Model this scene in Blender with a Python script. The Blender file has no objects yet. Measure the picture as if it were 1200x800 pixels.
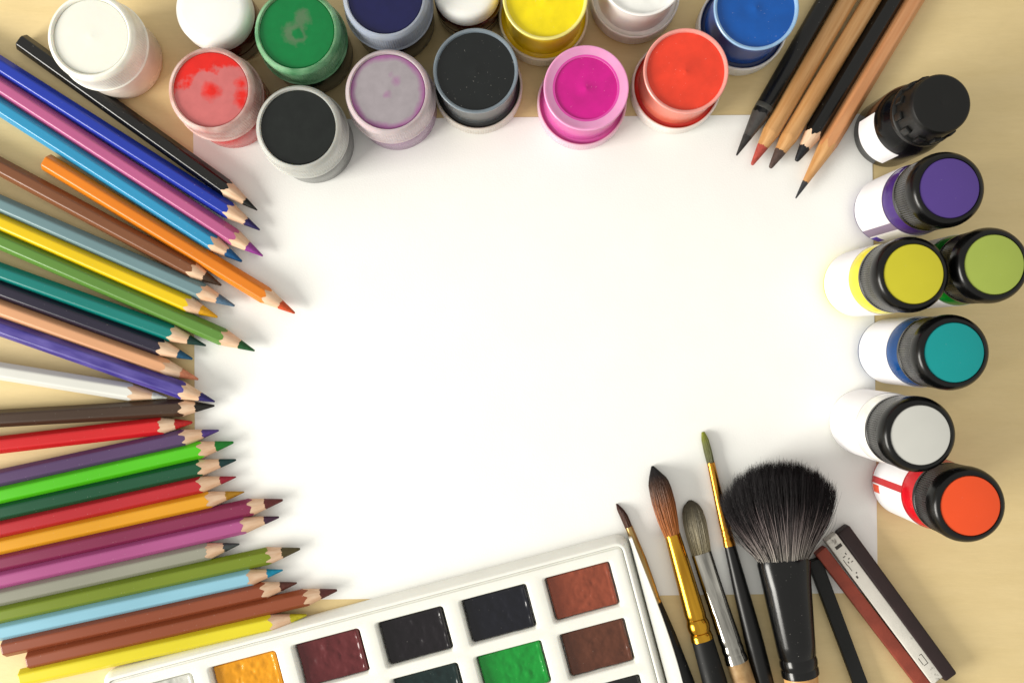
import bpy, bmesh, math, random
from mathutils import Vector, Matrix, noise
random.seed(7)
S = bpy.context.scene
COL = S.collection
PI = math.pi

# ---------------------------------------------------------------- camera, light, exposure
H = 0.476                    # camera height above the table
W = 0.446                    # metres of table across the frame (A4 sheet = 800 px)
K = W / 1200.0
cam = bpy.data.cameras.new('camera'); camo = bpy.data.objects.new('camera', cam); COL.objects.link(camo)
camo.location = (0, 0, H); cam.sensor_width = 36; cam.lens = 36 * H / W
cam.clip_start = 0.01; cam.clip_end = 20
S.camera = camo
S.render.resolution_x = 1024; S.render.resolution_y = 682
S.view_settings.view_transform = 'Standard'; S.view_settings.look = 'None'
S.view_settings.exposure = 0.16; S.view_settings.gamma = 1
w = bpy.data.worlds.new('World'); S.world = w; w.use_nodes = True
bg = w.node_tree.nodes['Background']; bg.inputs[0].default_value = (1.0, 0.975, 0.905, 1); bg.inputs[1].default_value = 0.69

def area(name, loc, target, sx, sy, energy, col):
    l = bpy.data.lights.new(name, 'AREA'); l.shape = 'RECTANGLE'; l.size = sx; l.size_y = sy
    l.energy = energy; l.color = col
    o = bpy.data.objects.new(name, l); COL.objects.link(o); o.location = loc
    d = Vector(target) - Vector(loc); o.rotation_euler = d.to_track_quat('-Z', 'Y').to_euler()
    return o
area('window_light', (-1.68, -0.66, 0.70), (0.0, 0.0, 0.0), 1.05, 0.68, 54, (1.0, 0.965, 0.89))

# ---------------------------------------------------------------- helpers
def P(x, y, z=0.0):
    f = K * (H - z) / H
    return Vector(((x - 600) * f, (400 - y) * f, z))
MM = 0.001
PT = 0.0002                  # thickness of the paper sheet
def lin(c):
    c /= 255.0
    return c / 12.92 if c <= 0.04045 else ((c + 0.055) / 1.055) ** 2.4
def C(r, g, b, k=0.82):
    return (lin(r) * k, lin(g) * k, lin(b) * k, 1)

_m = {}
def mat(name, col, rough=0.4, var=0.10, scale=60.0, bump=0.0, bscale=400.0, sss=0.0, coat=0.0, spec=0.32,
        metal=0.0, stretch=None, col2=None, trans=0.0, speck=0.0, bdist=0.0005, crough=0.2, clear=0.0):
    if name in _m: return _m[name]
    m = bpy.data.materials.new(name); m.use_nodes = True; nt = m.node_tree; N = nt.nodes; L = nt.links
    b = N['Principled BSDF']
    tc = N.new('ShaderNodeTexCoord'); mp = N.new('ShaderNodeMapping'); L.new(tc.outputs['Object'], mp.inputs[0])
    if stretch: mp.inputs['Scale'].default_value = stretch
    n = N.new('ShaderNodeTexNoise'); n.inputs['Scale'].default_value = scale; n.inputs['Detail'].default_value = 5
    L.new(mp.outputs[0], n.inputs[0])
    mx = N.new('ShaderNodeMix'); mx.data_type = 'RGBA'
    c2 = col2 if col2 else tuple(min(1, c * (1 + var)) for c in col[:3]) + (1,)
    c1 = col if col2 else tuple(c * (1 - var) for c in col[:3]) + (1,)
    mx.inputs[6].default_value = c1; mx.inputs[7].default_value = c2
    rp = N.new('ShaderNodeMapRange'); rp.inputs[1].default_value = 0.32; rp.inputs[2].default_value = 0.68
    L.new(n.outputs[0], rp.inputs[0]); L.new(rp.outputs[0], mx.inputs[0])
    out = mx.outputs[2]
    if speck > 0:              # little pale chips and dust specks
        n3 = N.new('ShaderNodeTexNoise'); n3.inputs['Scale'].default_value = 1500; n3.inputs['Detail'].default_value = 1
        L.new(tc.outputs['Object'], n3.inputs[0])
        r3 = N.new('ShaderNodeMapRange'); r3.inputs[1].default_value = 0.765; r3.inputs[2].default_value = 0.80; r3.inputs[4].default_value = speck
        L.new(n3.outputs[0], r3.inputs[0])
        m3 = N.new('ShaderNodeMix'); m3.data_type = 'RGBA'; m3.inputs[7].default_value = (0.7, 0.66, 0.6, 1)
        L.new(out, m3.inputs[6]); L.new(r3.outputs[0], m3.inputs[0]); out = m3.outputs[2]
    L.new(out, b.inputs['Base Color'])
    rr = N.new('ShaderNodeMapRange'); rr.inputs[3].default_value = max(0.02, rough * 0.8); rr.inputs[4].default_value = min(1, rough * 1.25)
    L.new(n.outputs[0], rr.inputs[0]); L.new(rr.outputs[0], b.inputs['Roughness'])
    b.inputs['Specular IOR Level'].default_value = spec; b.inputs['Metallic'].default_value = metal
    b.inputs['Coat Weight'].default_value = coat; b.inputs['Coat Roughness'].default_value = crough
    if trans: b.inputs['Transmission Weight'].default_value = trans; b.inputs['IOR'].default_value = 1.45
    if sss > 0:
        b.inputs['Subsurface Weight'].default_value = sss
        b.inputs['Subsurface Radius'].default_value = (1, 0.8, 0.6); b.inputs['Subsurface Scale'].default_value = 0.003
    if bump > 0:
        n2 = N.new('ShaderNodeTexNoise'); n2.inputs['Scale'].default_value = bscale; n2.inputs['Detail'].default_value = 4
        L.new(mp.outputs[0], n2.inputs[0])
        bp = N.new('ShaderNodeBump'); bp.inputs['Strength'].default_value = bump; bp.inputs['Distance'].default_value = bdist
        L.new(n2.outputs[0], bp.inputs['Height']); L.new(bp.outputs[0], b.inputs['Normal'])
    if clear > 0:              # frosted plastic: lets part of what lies behind it through
        tr = N.new('ShaderNodeBsdfTransparent'); ms = N.new('ShaderNodeMixShader'); o_ = N['Material Output']
        cl = N.new('ShaderNodeMapRange'); cl.inputs[1].default_value = 0.3; cl.inputs[2].default_value = 0.7; cl.inputs[3].default_value = clear * 0.5; cl.inputs[4].default_value = clear * 1.5
        L.new(n.outputs[0], cl.inputs[0]); L.new(cl.outputs[0], ms.inputs[0]); L.new(b.outputs[0], ms.inputs[1]); L.new(tr.outputs[0], ms.inputs[2]); L.new(ms.outputs[0], o_.inputs[0])
    _m[name] = m; return m

def stain_mat(name, A, B, R, cr=0.0, bx=0.0, by=0.0, nz=1.0, c=0.0, scale=120, soft=0.06, rough=0.3, coat=0.08, dab=None, seed=0.0):
    """paint smeared under a clear lid: colour A where  cr*r + bx*x + by*y + nz*(noise-.5) + c > 0, else colour B."""
    m = bpy.data.materials.new(name); m.use_nodes = True; nt = m.node_tree; N = nt.nodes; L = nt.links
    b = N['Principled BSDF']; tc = N.new('ShaderNodeTexCoord')
    sc = N.new('ShaderNodeVectorMath'); sc.operation = 'SCALE'; sc.inputs[3].default_value = 1.0 / R
    L.new(tc.outputs['Object'], sc.inputs[0])
    flat = N.new('ShaderNodeVectorMath'); flat.operation = 'MULTIPLY'; flat.inputs[1].default_value = (1, 1, 0); L.new(sc.outputs[0], flat.inputs[0])
    ln = N.new('ShaderNodeVectorMath'); ln.operation = 'LENGTH'; L.new(flat.outputs[0], ln.inputs[0])
    dt = N.new('ShaderNodeVectorMath'); dt.operation = 'DOT_PRODUCT'; dt.inputs[1].default_value = (bx, by, 0); L.new(flat.outputs[0], dt.inputs[0])
    def mth(op, x, y):
        k = N.new('ShaderNodeMath'); k.operation = op
        for i, v in enumerate((x, y)):
            if isinstance(v, (int, float)): k.inputs[i].default_value = v
            else: L.new(v, k.inputs[i])
        return k.outputs[0]
    off = N.new('ShaderNodeVectorMath'); off.operation = 'ADD'; off.inputs[1].default_value = (seed, seed * 0.7, 0); L.new(flat.outputs[0], off.inputs[0])
    n = N.new('ShaderNodeTexNoise'); n.inputs['Scale'].default_value = scale * R; n.inputs['Detail'].default_value = 6; n.inputs['Roughness'].default_value = 0.55
    L.new(off.outputs[0], n.inputs[0])
    f = mth('ADD', mth('MULTIPLY', ln.outputs[1], cr), dt.outputs[1])
    f = mth('ADD', f, mth('MULTIPLY', mth('SUBTRACT', n.outputs[0], 0.5), nz * 2))
    f = mth('ADD', f, c)
    for d in (dab or []):
        ds = N.new('ShaderNodeVectorMath'); ds.operation = 'DISTANCE'; ds.inputs[1].default_value = (d[0], d[1], 0); L.new(flat.outputs[0], ds.inputs[0])
        q = mth('SUBTRACT', d[2], mth('ADD', ds.outputs[1], mth('MULTIPLY', mth('SUBTRACT', n.outputs[0], 0.5), 0.5)))
        f = mth('MAXIMUM', f, q) if d[3] > 0 else mth('MINIMUM', f, mth('MULTIPLY', q, -1))
    rp = N.new('ShaderNodeMapRange'); rp.inputs[1].default_value = -soft; rp.inputs[2].default_value = soft; L.new(f, rp.inputs[0])
    mx = N.new('ShaderNodeMix'); mx.data_type = 'RGBA'; mx.inputs[6].default_value = B; mx.inputs[7].default_value = A
    L.new(rp.outputs[0], mx.inputs[0])
    n2 = N.new('ShaderNodeTexNoise'); n2.inputs['Scale'].default_value = 300; n2.inputs['Detail'].default_value = 4; L.new(tc.outputs['Object'], n2.inputs[0])
    hs = N.new('ShaderNodeHueSaturation'); L.new(mx.outputs[2], hs.inputs['Color'])
    vr = N.new('ShaderNodeMapRange'); vr.inputs[3].default_value = 0.85; vr.inputs[4].default_value = 1.15; L.new(n2.outputs[0], vr.inputs[0]); L.new(vr.outputs[0], hs.inputs['Value'])
    L.new(hs.outputs[0], b.inputs['Base Color'])
    b.inputs['Roughness'].default_value = rough; b.inputs['Coat Weight'].default_value = coat; b.inputs['Coat Roughness'].default_value = 0.1; b.inputs['Specular IOR Level'].default_value = 0.28
    return m

def attr_mat(name, rough=0.4, spec=0.5, sheen=0.0):
    m = bpy.data.materials.new(name); m.use_nodes = True; b = m.node_tree.nodes['Principled BSDF']
    a = m.node_tree.nodes.new('ShaderNodeAttribute'); a.attribute_name = 'Col'
    m.node_tree.links.new(a.outputs['Color'], b.inputs['Base Color'])
    b.inputs['Roughness'].default_value = rough; b.inputs['Specular IOR Level'].default_value = spec
    return m

def mesh_obj(name, verts, faces, m, parent=None, smooth=True, angle=35, cols=None):
    me = bpy.data.meshes.new(name); me.from_pydata([tuple(v) for v in verts], [], faces); me.validate(); me.update()
    bm = bmesh.new(); bm.from_mesh(me); bmesh.ops.recalc_face_normals(bm, faces=bm.faces); bm.to_mesh(me); bm.free()
    if cols:
        at = me.color_attributes.new('Col', 'FLOAT_COLOR', 'POINT')
        for i, c in enumerate(cols): at.data[i].color = c
    if smooth:
        me.polygons.foreach_set('use_smooth', [True] * len(me.polygons)); me.set_sharp_from_angle(angle=math.radians(angle))
    if m: me.materials.append(m)
    o = bpy.data.objects.new(name, me); COL.objects.link(o)
    if parent: o.parent = parent
    return o

def thing(name, label, cat, loc, rz=0.0, group=None, ry=0.0):
    o = bpy.data.objects.new(name, None); COL.objects.link(o); o.empty_display_size = 0.01
    o.location = loc; o.rotation_euler = (0, ry, rz); o['label'] = label; o['category'] = cat
    if group: o['group'] = group
    return o

def lathe(name, prof, m, parent=None, seg=72, ribs=None, closed_top=True, angle=35, loc=None):
    """prof: list of (r, z) in mm from outside bottom up; ribs=(z0,z1,n,depth) scores grooves into a band."""
    V = []; F = []; rings = []
    for r, z in prof:
        if r <= 1e-6:
            V.append((0, 0, z * MM)); rings.append([len(V) - 1]); continue
        ring = []
        for j in range(seg):
            a = 2 * PI * j / seg; rr = r
            if ribs and ribs[0] - 1e-6 <= z <= ribs[1] + 1e-6 and r > ribs[4]:
                rr = r - ribs[3] * (0.5 + 0.5 * math.cos(ribs[2] * a))
            V.append((rr * MM * math.cos(a), rr * MM * math.sin(a), z * MM)); ring.append(len(V) - 1)
        rings.append(ring)
    for A, B in zip(rings, rings[1:]):
        if len(A) == 1 and len(B) == 1: continue
        if len(A) == 1: F += [(A[0], B[j], B[(j + 1) % seg]) for j in range(seg)]
        elif len(B) == 1: F += [(A[j], A[(j + 1) % seg], B[0]) for j in range(seg)]
        else: F += [(A[j], A[(j + 1) % seg], B[(j + 1) % seg], B[j]) for j in range(seg)]
    o = mesh_obj(name, V, F, m, parent, angle=angle)
    if loc: o.location = loc
    return o

def sweep(name, secs, m, parent=None, seg=28, cols=None, angle=40, cap=True):
    """secs: list of (Vector centre, half width, half height); rings stand across the run of centres."""
    V = []; F = []; VC = []
    for i, (p, a, b) in enumerate(secs):
        p0 = secs[max(0, i - 1)][0]; p1 = secs[min(len(secs) - 1, i + 1)][0]
        t = (p1 - p0).normalized(); side = t.cross(Vector((0, 0, 1))).normalized(); up = side.cross(t).normalized()
        for j in range(seg):
            th = 2 * PI * j / seg
            V.append(p + side * (a * math.cos(th)) + up * (b * math.sin(th)))
            if cols: VC.append(cols[i])
    for i in range(len(secs) - 1):
        for j in range(seg):
            k = (j + 1) % seg
            F.append((i * seg + j, i * seg + k, (i + 1) * seg + k, (i + 1) * seg + j))
    if cap:
        F.append(tuple(range(seg))); F.append(tuple((len(secs) - 1) * seg + j for j in range(seg)))
    base = parent.matrix_basis.inverted() if parent else Matrix()
    V = [base @ v for v in V]
    return mesh_obj(name, V, F, m, parent, angle=angle, cols=VC or None)

def box(name, sx, sy, z0, z1, m, parent=None, bev=0.0, cx=0, cy=0, seg=2):
    bm = bmesh.new(); bmesh.ops.create_cube(bm, size=1)
    bmesh.ops.scale(bm, vec=(sx, sy, z1 - z0), verts=bm.verts); bmesh.ops.translate(bm, vec=(cx, cy, (z0 + z1) / 2), verts=bm.verts)
    if bev: bmesh.ops.bevel(bm, geom=bm.edges[:], offset=bev, segments=seg, affect='EDGES', profile=0.5)
    me = bpy.data.meshes.new(name); bm.to_mesh(me); bm.free()
    me.polygons.foreach_set('use_smooth', [True] * len(me.polygons)); me.set_sharp_from_angle(angle=math.radians(40))
    me.materials.append(m); o = bpy.data.objects.new(name, me); COL.objects.link(o)
    if parent: o.parent = parent
    return o

# ---------------------------------------------------------------- setting: table and paper
def table_material():
    m = bpy.data.materials.new('tan_laminate'); m.use_nodes = True; nt = m.node_tree; N = nt.nodes; L = nt.links; b = N['Principled BSDF']
    tc = N.new('ShaderNodeTexCoord')
    mp = N.new('ShaderNodeMapping'); mp.inputs['Scale'].default_value = (1.0, 5.0, 1); mp.inputs['Rotation'].default_value = (0, 0, 0.12); L.new(tc.outputs['Object'], mp.inputs[0])
    n = N.new('ShaderNodeTexNoise'); n.inputs['Scale'].default_value = 22; n.inputs['Detail'].default_value = 8; n.inputs['Roughness'].default_value = 0.6; L.new(mp.outputs[0], n.inputs[0])
    cr = N.new('ShaderNodeValToRGB'); cr.color_ramp.elements[0].position = 0.3; cr.color_ramp.elements[1].position = 0.7
    cr.color_ramp.elements[0].color = (0.665, 0.515, 0.25, 1); cr.color_ramp.elements[1].color = (0.72, 0.565, 0.29, 1)
    L.new(n.outputs[0], cr.inputs[0])
    n2 = N.new('ShaderNodeTexNoise'); n2.inputs['Scale'].default_value = 9; n2.inputs['Detail'].default_value = 4; L.new(tc.outputs['Object'], n2.inputs[0])
    hs = N.new('ShaderNodeHueSaturation'); L.new(cr.outputs[0], hs.inputs['Color'])
    vr = N.new('ShaderNodeMapRange'); vr.inputs[3].default_value = 0.93; vr.inputs[4].default_value = 1.07; L.new(n2.outputs[0], vr.inputs[0]); L.new(vr.outputs[0], hs.inputs['Value'])
    n4 = N.new('ShaderNodeTexNoise'); n4.inputs['Scale'].default_value = 150; n4.inputs['Detail'].default_value = 6; n4.inputs['Roughness'].default_value = 0.7; L.new(mp.outputs[0], n4.inputs[0])
    h2 = N.new('ShaderNodeHueSaturation'); L.new(hs.outputs[0], h2.inputs['Color'])
    v2 = N.new('ShaderNodeMapRange'); v2.inputs[1].default_value = 0.3; v2.inputs[2].default_value = 0.7; v2.inputs[3].default_value = 0.97; v2.inputs[4].default_value = 1.03; L.new(n4.outputs[0], v2.inputs[0]); L.new(v2.outputs[0], h2.inputs['Value'])
    L.new(h2.outputs[0], b.inputs['Base Color'])
    b.inputs['Roughness'].default_value = 0.42
    n3 = N.new('ShaderNodeTexNoise'); n3.inputs['Scale'].default_value = 260; n3.inputs['Detail'].default_value = 6; L.new(mp.outputs[0], n3.inputs[0])
    bp = N.new('ShaderNodeBump'); bp.inputs['Strength'].default_value = 0.12; bp.inputs['Distance'].default_value = 0.0004; L.new(n3.outputs[0], bp.inputs['Height']); L.new(bp.outputs[0], b.inputs['Normal'])
    return m
t = box('table', 1.5, 1.2, -0.03, 0.0, table_material(), bev=0.003)
t['kind'] = 'structure'; t['label'] = 'tan laminated table top under the art supplies'

pm = mat('paper_white', (0.865, 0.868, 0.84, 1), rough=0.75, var=0.012, scale=40, bump=0.12, bscale=1400, spec=0.25)
pc = [P(226.5, 141.5), P(1021.5, 133.5), P(1028.5, 694), P(229.5, 703.5)]
bm = bmesh.new(); vs = [bm.verts.new(p) for p in pc]; f = bm.faces.new(vs)
r = bmesh.ops.extrude_face_region(bm, geom=[f]); bmesh.ops.translate(bm, vec=(0, 0, PT), verts=[v for v in r['geom'] if isinstance(v, bmesh.types.BMVert)])
bmesh.ops.recalc_face_normals(bm, faces=bm.faces)
me = bpy.data.meshes.new('paper_sheet'); bm.to_mesh(me); bm.free(); me.materials.append(pm)
po = bpy.data.objects.new('paper_sheet', me); COL.objects.link(po)
po['label'] = 'blank white sheet of paper lying flat on the tan table'; po['category'] = 'paper'

# ---------------------------------------------------------------- pencils
woodcone = mat('sharpened_cedar', C(220, 176, 140), rough=0.62, scale=500, stretch=(0.12, 1, 1), col2=C(242, 210, 178), bump=0.25, bscale=900)
NA = 72
def hexr(a, th, soft=1.10):
    ph = (math.degrees(th) % 60) - 30
    return min(a / math.cos(math.radians(ph)), a * soft)

def pencil(label, tip, back, body, lead, name='color_pencil', cat='pencil', group='coloured pencils fanned along one side of the paper',
           a=3.52, extend=0.0, cone=43.0, leadlen=20.0, blunt=0.35, roundbody=False, wood=None, jag=0.16, z_tip=0.0, z_back=0.0, bodymat=None,
           endmat=None, band=None, roll=0.0, rough=0.36, coat=0.12):
    zc = PT + a * MM
    pt = P(tip[0], tip[1], zc + z_tip); pb = P(back[0], back[1], zc + z_back)
    d = pt - pb; d.normalize()
    pb = pb - d * extend * K
    Ln = (pt - pb).length
    rz = math.atan2(d.y, d.x); ry = -math.asin(d.z)
    root = thing(name, label, cat, pb - Vector((0, 0, a * MM)), rz, group, ry)
    rnd = random.Random(label)
    ta = a / (cone * K * 1000)                      # cone slope
    Lc = blunt / ta                                 # missing point
    def xs(s): return Ln * 1000 + Lc - s            # s: distance back from the ideal apex (mm)
    rr = [(a * 1.05 if roundbody else hexr(a, 2 * PI * j / NA + roll)) for j in range(NA)]
    def ring(x, r):
        return [((x[j] if isinstance(x, list) else x) * MM, r[j] * MM * math.cos(2 * PI * j / NA), (r[j] * math.sin(2 * PI * j / NA) + a) * MM) for j in range(NA)]
    ph0, ph1, ph2 = rnd.random() * 9, rnd.random() * 9, rnd.random() * 9
    jg = [jag * (math.sin(3 * 2 * PI * j / NA + ph0) + 0.7 * math.sin(7 * 2 * PI * j / NA + ph1) + 0.5 * math.sin(13 * 2 * PI * j / NA + ph2)) for j in range(NA)]
    sfr = [rr[j] / ta + jg[j] * 2 for j in range(NA)]
    xf = [xs(s) for s in sfr]
    def tube(rings, capends=()):
        V = []; F = []
        for R_ in rings: V += R_
        for i in range(len(rings) - 1):
            for j in range(NA):
                k = (j + 1) % NA; F.append((i * NA + j, i * NA + k, (i + 1) * NA + k, (i + 1) * NA + j))
        for e in capends: F.append(tuple((e * NA + j) for j in range(NA)))
        return V, F
    if bodymat is None:
        bodymat = mat('lacquer_%s' % label, body, rough=rough, var=0.06, scale=90, stretch=(0.2, 1, 1), coat=coat, speck=0.4, bump=0.1, bscale=260)
    mid = [min(xf) * 0.5] * NA
    V, F = tube([ring(0.0, [r * 0.86 for r in rr]), ring(0.25, [r * 0.97 for r in rr]), ring(0.8, rr), ring(mid, rr), ring(xf, rr)], (0,))
    mesh_obj('barrel', V, F, bodymat, root, angle=50)
    sl = [leadlen * K * 1000 + Lc + 0.9 * jg[(j * 2 + 11) % NA] for j in range(NA)]
    rl = [s * ta for s in sl]
    rcf = [min(rr[j], sfr[j] * ta) for j in range(NA)]
    sm = [(sfr[j] + sl[j]) / 2 for j in range(NA)]
    V, F = tube([ring(xf, [r * 0.995 for r in rr]), ring([xs(s) for s in sm], [s * ta for s in sm]), ring([xs(s) for s in sl], rl)])
    sw = mesh_obj('sharpened_wood', V, F, wood or woodcone, root, angle=60)
    lm = mat('pencil_lead_%s' % label, lead, rough=0.5, var=0.18, scale=700, bump=0.35, bscale=900)
    V, F = tube([ring([xs(s) for s in sl], [r * 1.01 for r in rl]), ring(xs(Lc * 1.25), [blunt * 1.2] * NA), ring(xs(Lc * 1.05), [blunt * 0.85] * NA), ring(xs(Lc), [blunt * 0.45] * NA)], (3,))
    mesh_obj('lead', V, F, lm, sw, angle=60)
    if band:
        x0 = min(xf) - 1.5
        V, F = tube([ring(x0 - 2.2, [r * 1.0 for r in rr]), ring(x0 - 2.1, [r * 1.02 for r in rr]), ring(x0, [r * 1.02 for r in rr]), ring(x0 + 0.1, [r * 1.0 for r in rr])])
        mesh_obj('band', V, F, band, root, angle=60)
    return root

LP = [  # label, tip px, back px, extend px, body, lead, extra
 ('glossy black coloured pencil beside the blue one, blunt end by the white jar', (301.5,246.5),(25,49),0,(14,14,13),(22,22,20),{'rough':0.24, 'coat':0.3}),
 ('royal blue coloured pencil with dark blue lead, between black and pink pencils', (304.5,269.6),(0,76.5),60,(34,62,185),(36,26,92),{'rough':0.3}),
 ('pink coloured pencil with purple lead, between royal blue and azure pencils', (308,300),(0,100.5),70,(200,100,152),(150,58,150),{'rough':0.32}),
 ('azure blue coloured pencil beside the pink one, with sea blue lead', (283.5,306.5),(0,125),80,(52,160,210),(0,84,140),{'rough':0.26}),
 ('bright orange coloured pencil with both ends visible and red orange point', (345.6,367),(54,189.5),0,(245,138,24),(216,84,36),{}),
 ('medium brown coloured pencil with dark brown lead, below the orange pencil', (259.5,334.4),(0,195),90,(136,84,52),(72,50,32),{}),
 ('grey blue coloured pencil with slate lead, beside the golden yellow one', (275,358.4),(0,239),70,(122,154,160),(84,114,140),{}),
 ('golden yellow coloured pencil with amber lead, between grey blue and leaf green', (255,371.6),(0,260),80,(252,214,8),(242,176,18),{}),
 ('leaf green coloured pencil with dark green point, reaching far onto the paper', (298.5,411),(0,281.5),60,(102,150,62),(24,88,40),{}),
 ('teal green coloured pencil with near black green lead', (241.5,405),(0,318),90,(6,134,126),(14,58,52),{}),
 ('dark navy coloured pencil with petrol blue point, between teal and peach pencils', (225.6,420.5),(0,339),90,(38,34,56),(20,84,120),{}),
 ('peach coloured pencil with wood nearly the same colour as its paint', (232.5,444.4),(0,361),80,(240,178,132),(226,142,106),{}),
 ('indigo purple coloured pencil crossing the white pencil point, navy lead', (252,470.5),(0,383),80,(76,60,156),(40,30,104),{'z_tip':0.0026, 'bodymat':mat('worn_indigo', C(60,46,140,.68), rough=0.36, scale=260, stretch=(0.25,1,1), col2=C(104,92,176,.7), coat=0.1, bump=0.2, bscale=200)}),
 ('white coloured pencil with white lead, its point against the indigo pencil', (196,466),(0,434.5),90,(243,243,236),(236,240,232),{}),
 ('dark chocolate coloured pencil with black lead, above the scarlet pencil', (251.4,475.2),(0,490),80,(72,52,38),(34,30,26),{}),
 ('scarlet coloured pencil with red lead, between chocolate and dull violet pencils', (225.6,494.5),(0,521),100,(222,28,34),(204,34,34),{}),
 ('dull violet coloured pencil with violet lead, beside the lime green one', (256.5,504),(0,560),90,(92,66,110),(82,56,134),{}),
 ('lime green coloured pencil with bright green lead', (273.6,518),(0,580.3),80,(88,208,20),(20,132,40),{}),
 ('dark forest green coloured pencil, between lime green and crimson pencils', (276.6,538.5),(0,600),80,(8,84,52),(16,60,60),{}),
 ('crimson red coloured pencil with crimson lead, between forest green and amber', (276.6,558.5),(0,620),80,(196,36,46),(164,30,50),{}),
 ('amber yellow coloured pencil with ochre lead, between crimson and burgundy', (286,576),(0,639.7),80,(240,168,32),(192,138,26),{}),
 ('burgundy coloured pencil with maroon lead, beside the mauve one', (331.5,585.5),(0,659.4),50,(140,42,82),(104,42,42),{}),
 ('mauve coloured pencil with dark plum lead, beside the burgundy one', (327,605.5),(0,679.4),50,(184,88,146),(74,40,66),{}),
 ('grey coloured pencil with charcoal grey lead, between mauve and olive pencils', (280.7,637),(0,699.6),90,(160,160,144),(76,82,82),{}),
 ('olive green coloured pencil with dark olive lead', (351.7,642.6),(0,720),40,(124,144,32),(86,76,42),{}),
 ('pale sky blue coloured pencil with turquoise lead', (331.5,667.5),(0,740),30,(152,208,230),(14,152,192),{}),
 ('reddish brown coloured pencil touching the pale sky blue pencil', (348,682.5),(5,759),0,(152,76,46),(96,50,40),{}),
 ('reddish brown coloured pencil touching the lemon yellow pencil', (395,691),(34,773.5),0,(154,78,46),(98,46,40),{}),
 ('lemon yellow coloured pencil lying against the watercolour box', (359.5,720),(25,793.5),0,(244,228,44),(216,206,38),{}),
]
for lab, tip, back, ext, bc, lc, ex in LP:
    pr = random.Random(lab + 'x')
    pencil(lab, tip, back, C(*bc, .66), C(*lc, .7), extend=ext, cone=pr.uniform(39, 46), leadlen=pr.uniform(16.5, 22), blunt=pr.uniform(0.25, 0.55), jag=pr.uniform(0.12, 0.26), **ex)

nat = mat('clear_lacquered_wood', C(198, 142, 84), rough=0.38, scale=420, stretch=(0.06, 1, 1), col2=C(228, 178, 120), coat=0.1, bump=0.1, bscale=500)
nat2 = mat('reddish_lacquered_wood', C(206, 138, 88), rough=0.38, scale=420, stretch=(0.06, 1, 1), col2=C(226, 166, 116), coat=0.1, bump=0.1, bscale=500)
graph = mat('graphite', C(62, 60, 58), rough=0.42, scale=600, bump=0.25, bscale=800, spec=0.6)
pg = 'drawing pencils beside the blue jar'
pencil('thick black woodless pencil with a bare graphite cone beside the blue jar', (863,182.4),(968,0), C(12,12,12), C(46,44,43), name='drawing_pencil', group=pg, a=3.7, extend=60, cone=58, leadlen=26, roundbody=True, wood=graph,
       band=mat('grey_band', C(70,70,66), rough=0.35), rough=0.28)
pencil('bare wood drawing pencil with a brick red lead', (881,193.5),(993,0), None, C(176,74,62), name='drawing_pencil', group=pg, a=3.6, extend=60, cone=52, leadlen=25, bodymat=nat, wood=nat, blunt=0.7, roundbody=True)
pencil('bare wood drawing pencil with a dark sepia lead, beside the black hexagonal pencil', (902.4,197),(1021.5,0), None, C(78,62,56), name='drawing_pencil', group=pg, a=3.6, extend=60, cone=52, leadlen=23, bodymat=nat, wood=nat, blunt=0.9, roundbody=True)
pencil('black hexagonal pencil with knife cut wood and stubby black lead', (933,189),(1047,0), C(12,12,12), C(24,26,30), name='drawing_pencil', group=pg, a=3.7, extend=60, cone=48, leadlen=19, blunt=1.0, jag=0.3, rough=0.3)
pencil('long bare wood pencil with sharp dark graphite point, reaching farthest onto the paper', (932.4,232.5),(1071.5,0), None, C(52,54,58), name='drawing_pencil', group=pg, a=3.6, extend=60, cone=74, leadlen=22, bodymat=nat2, wood=nat, blunt=0.3)

# ---------------------------------------------------------------- gouache jars
JG = 'small gouache jars crowded along the top of the paper'
def jar_up(label, top, capc, bodyc, discm, ring=None, rot=0.0, rcap=18.4, clear=0.28):
    base = P(top[0], top[1], 0.0378); base.z = PT
    o = thing('paint_jar', label, 'paint jar', base, rot, JG)
    def Z(pr): return [(r, z * 1.075) for r, z in pr]
    capm = mat('cap_' + label, capc, rough=0.34, var=0.10, scale=120, sss=0.3, coat=0.25, crough=0.12, bump=0.06, bscale=300, col2=ring, clear=clear)
    bm_ = mat('jarbody_' + label, bodyc, rough=0.25, var=0.12, scale=90, coat=0.3, sss=0.15)
    lathe('jar_body', Z([(0, 0.4), (14.9, 0.4), (15.9, 0), (16.8, 0.5), (17.2, 1.6), (17.3, 12), (17.2, 19), (16.6, 20.5), (15.2, 23), (15.2, 25)]), bm_, o)
    c = lathe('cap', Z([(15.6, 21.5), (rcap - 0.4, 21.5), (rcap, 22.0), (rcap, 22.6), (rcap - 0.5, 23.0), (rcap - 0.5, 23.3), (rcap - 1.0, 32.5), (rcap - 1.1, 33.4), (rcap - 1.6, 35.0), (rcap - 2.3, 35.8), (rcap - 3.0, 36.0), (15.35, 35.7), (15.1, 35.2), (15.0, 34.6)]),
              capm, o, seg=432, ribs=(23.2 * 1.075, 32.6 * 1.075, 108, 0.2, 16.5), angle=30)
    lathe('lid_disc', Z([(15.05, 34.5), (14.6, 34.9), (13.2, 35.0), (6.0, 34.95), (1.2, 34.93), (0.6, 35.0), (0, 35.02)]), discm, c, seg=72)
    return o

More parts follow.
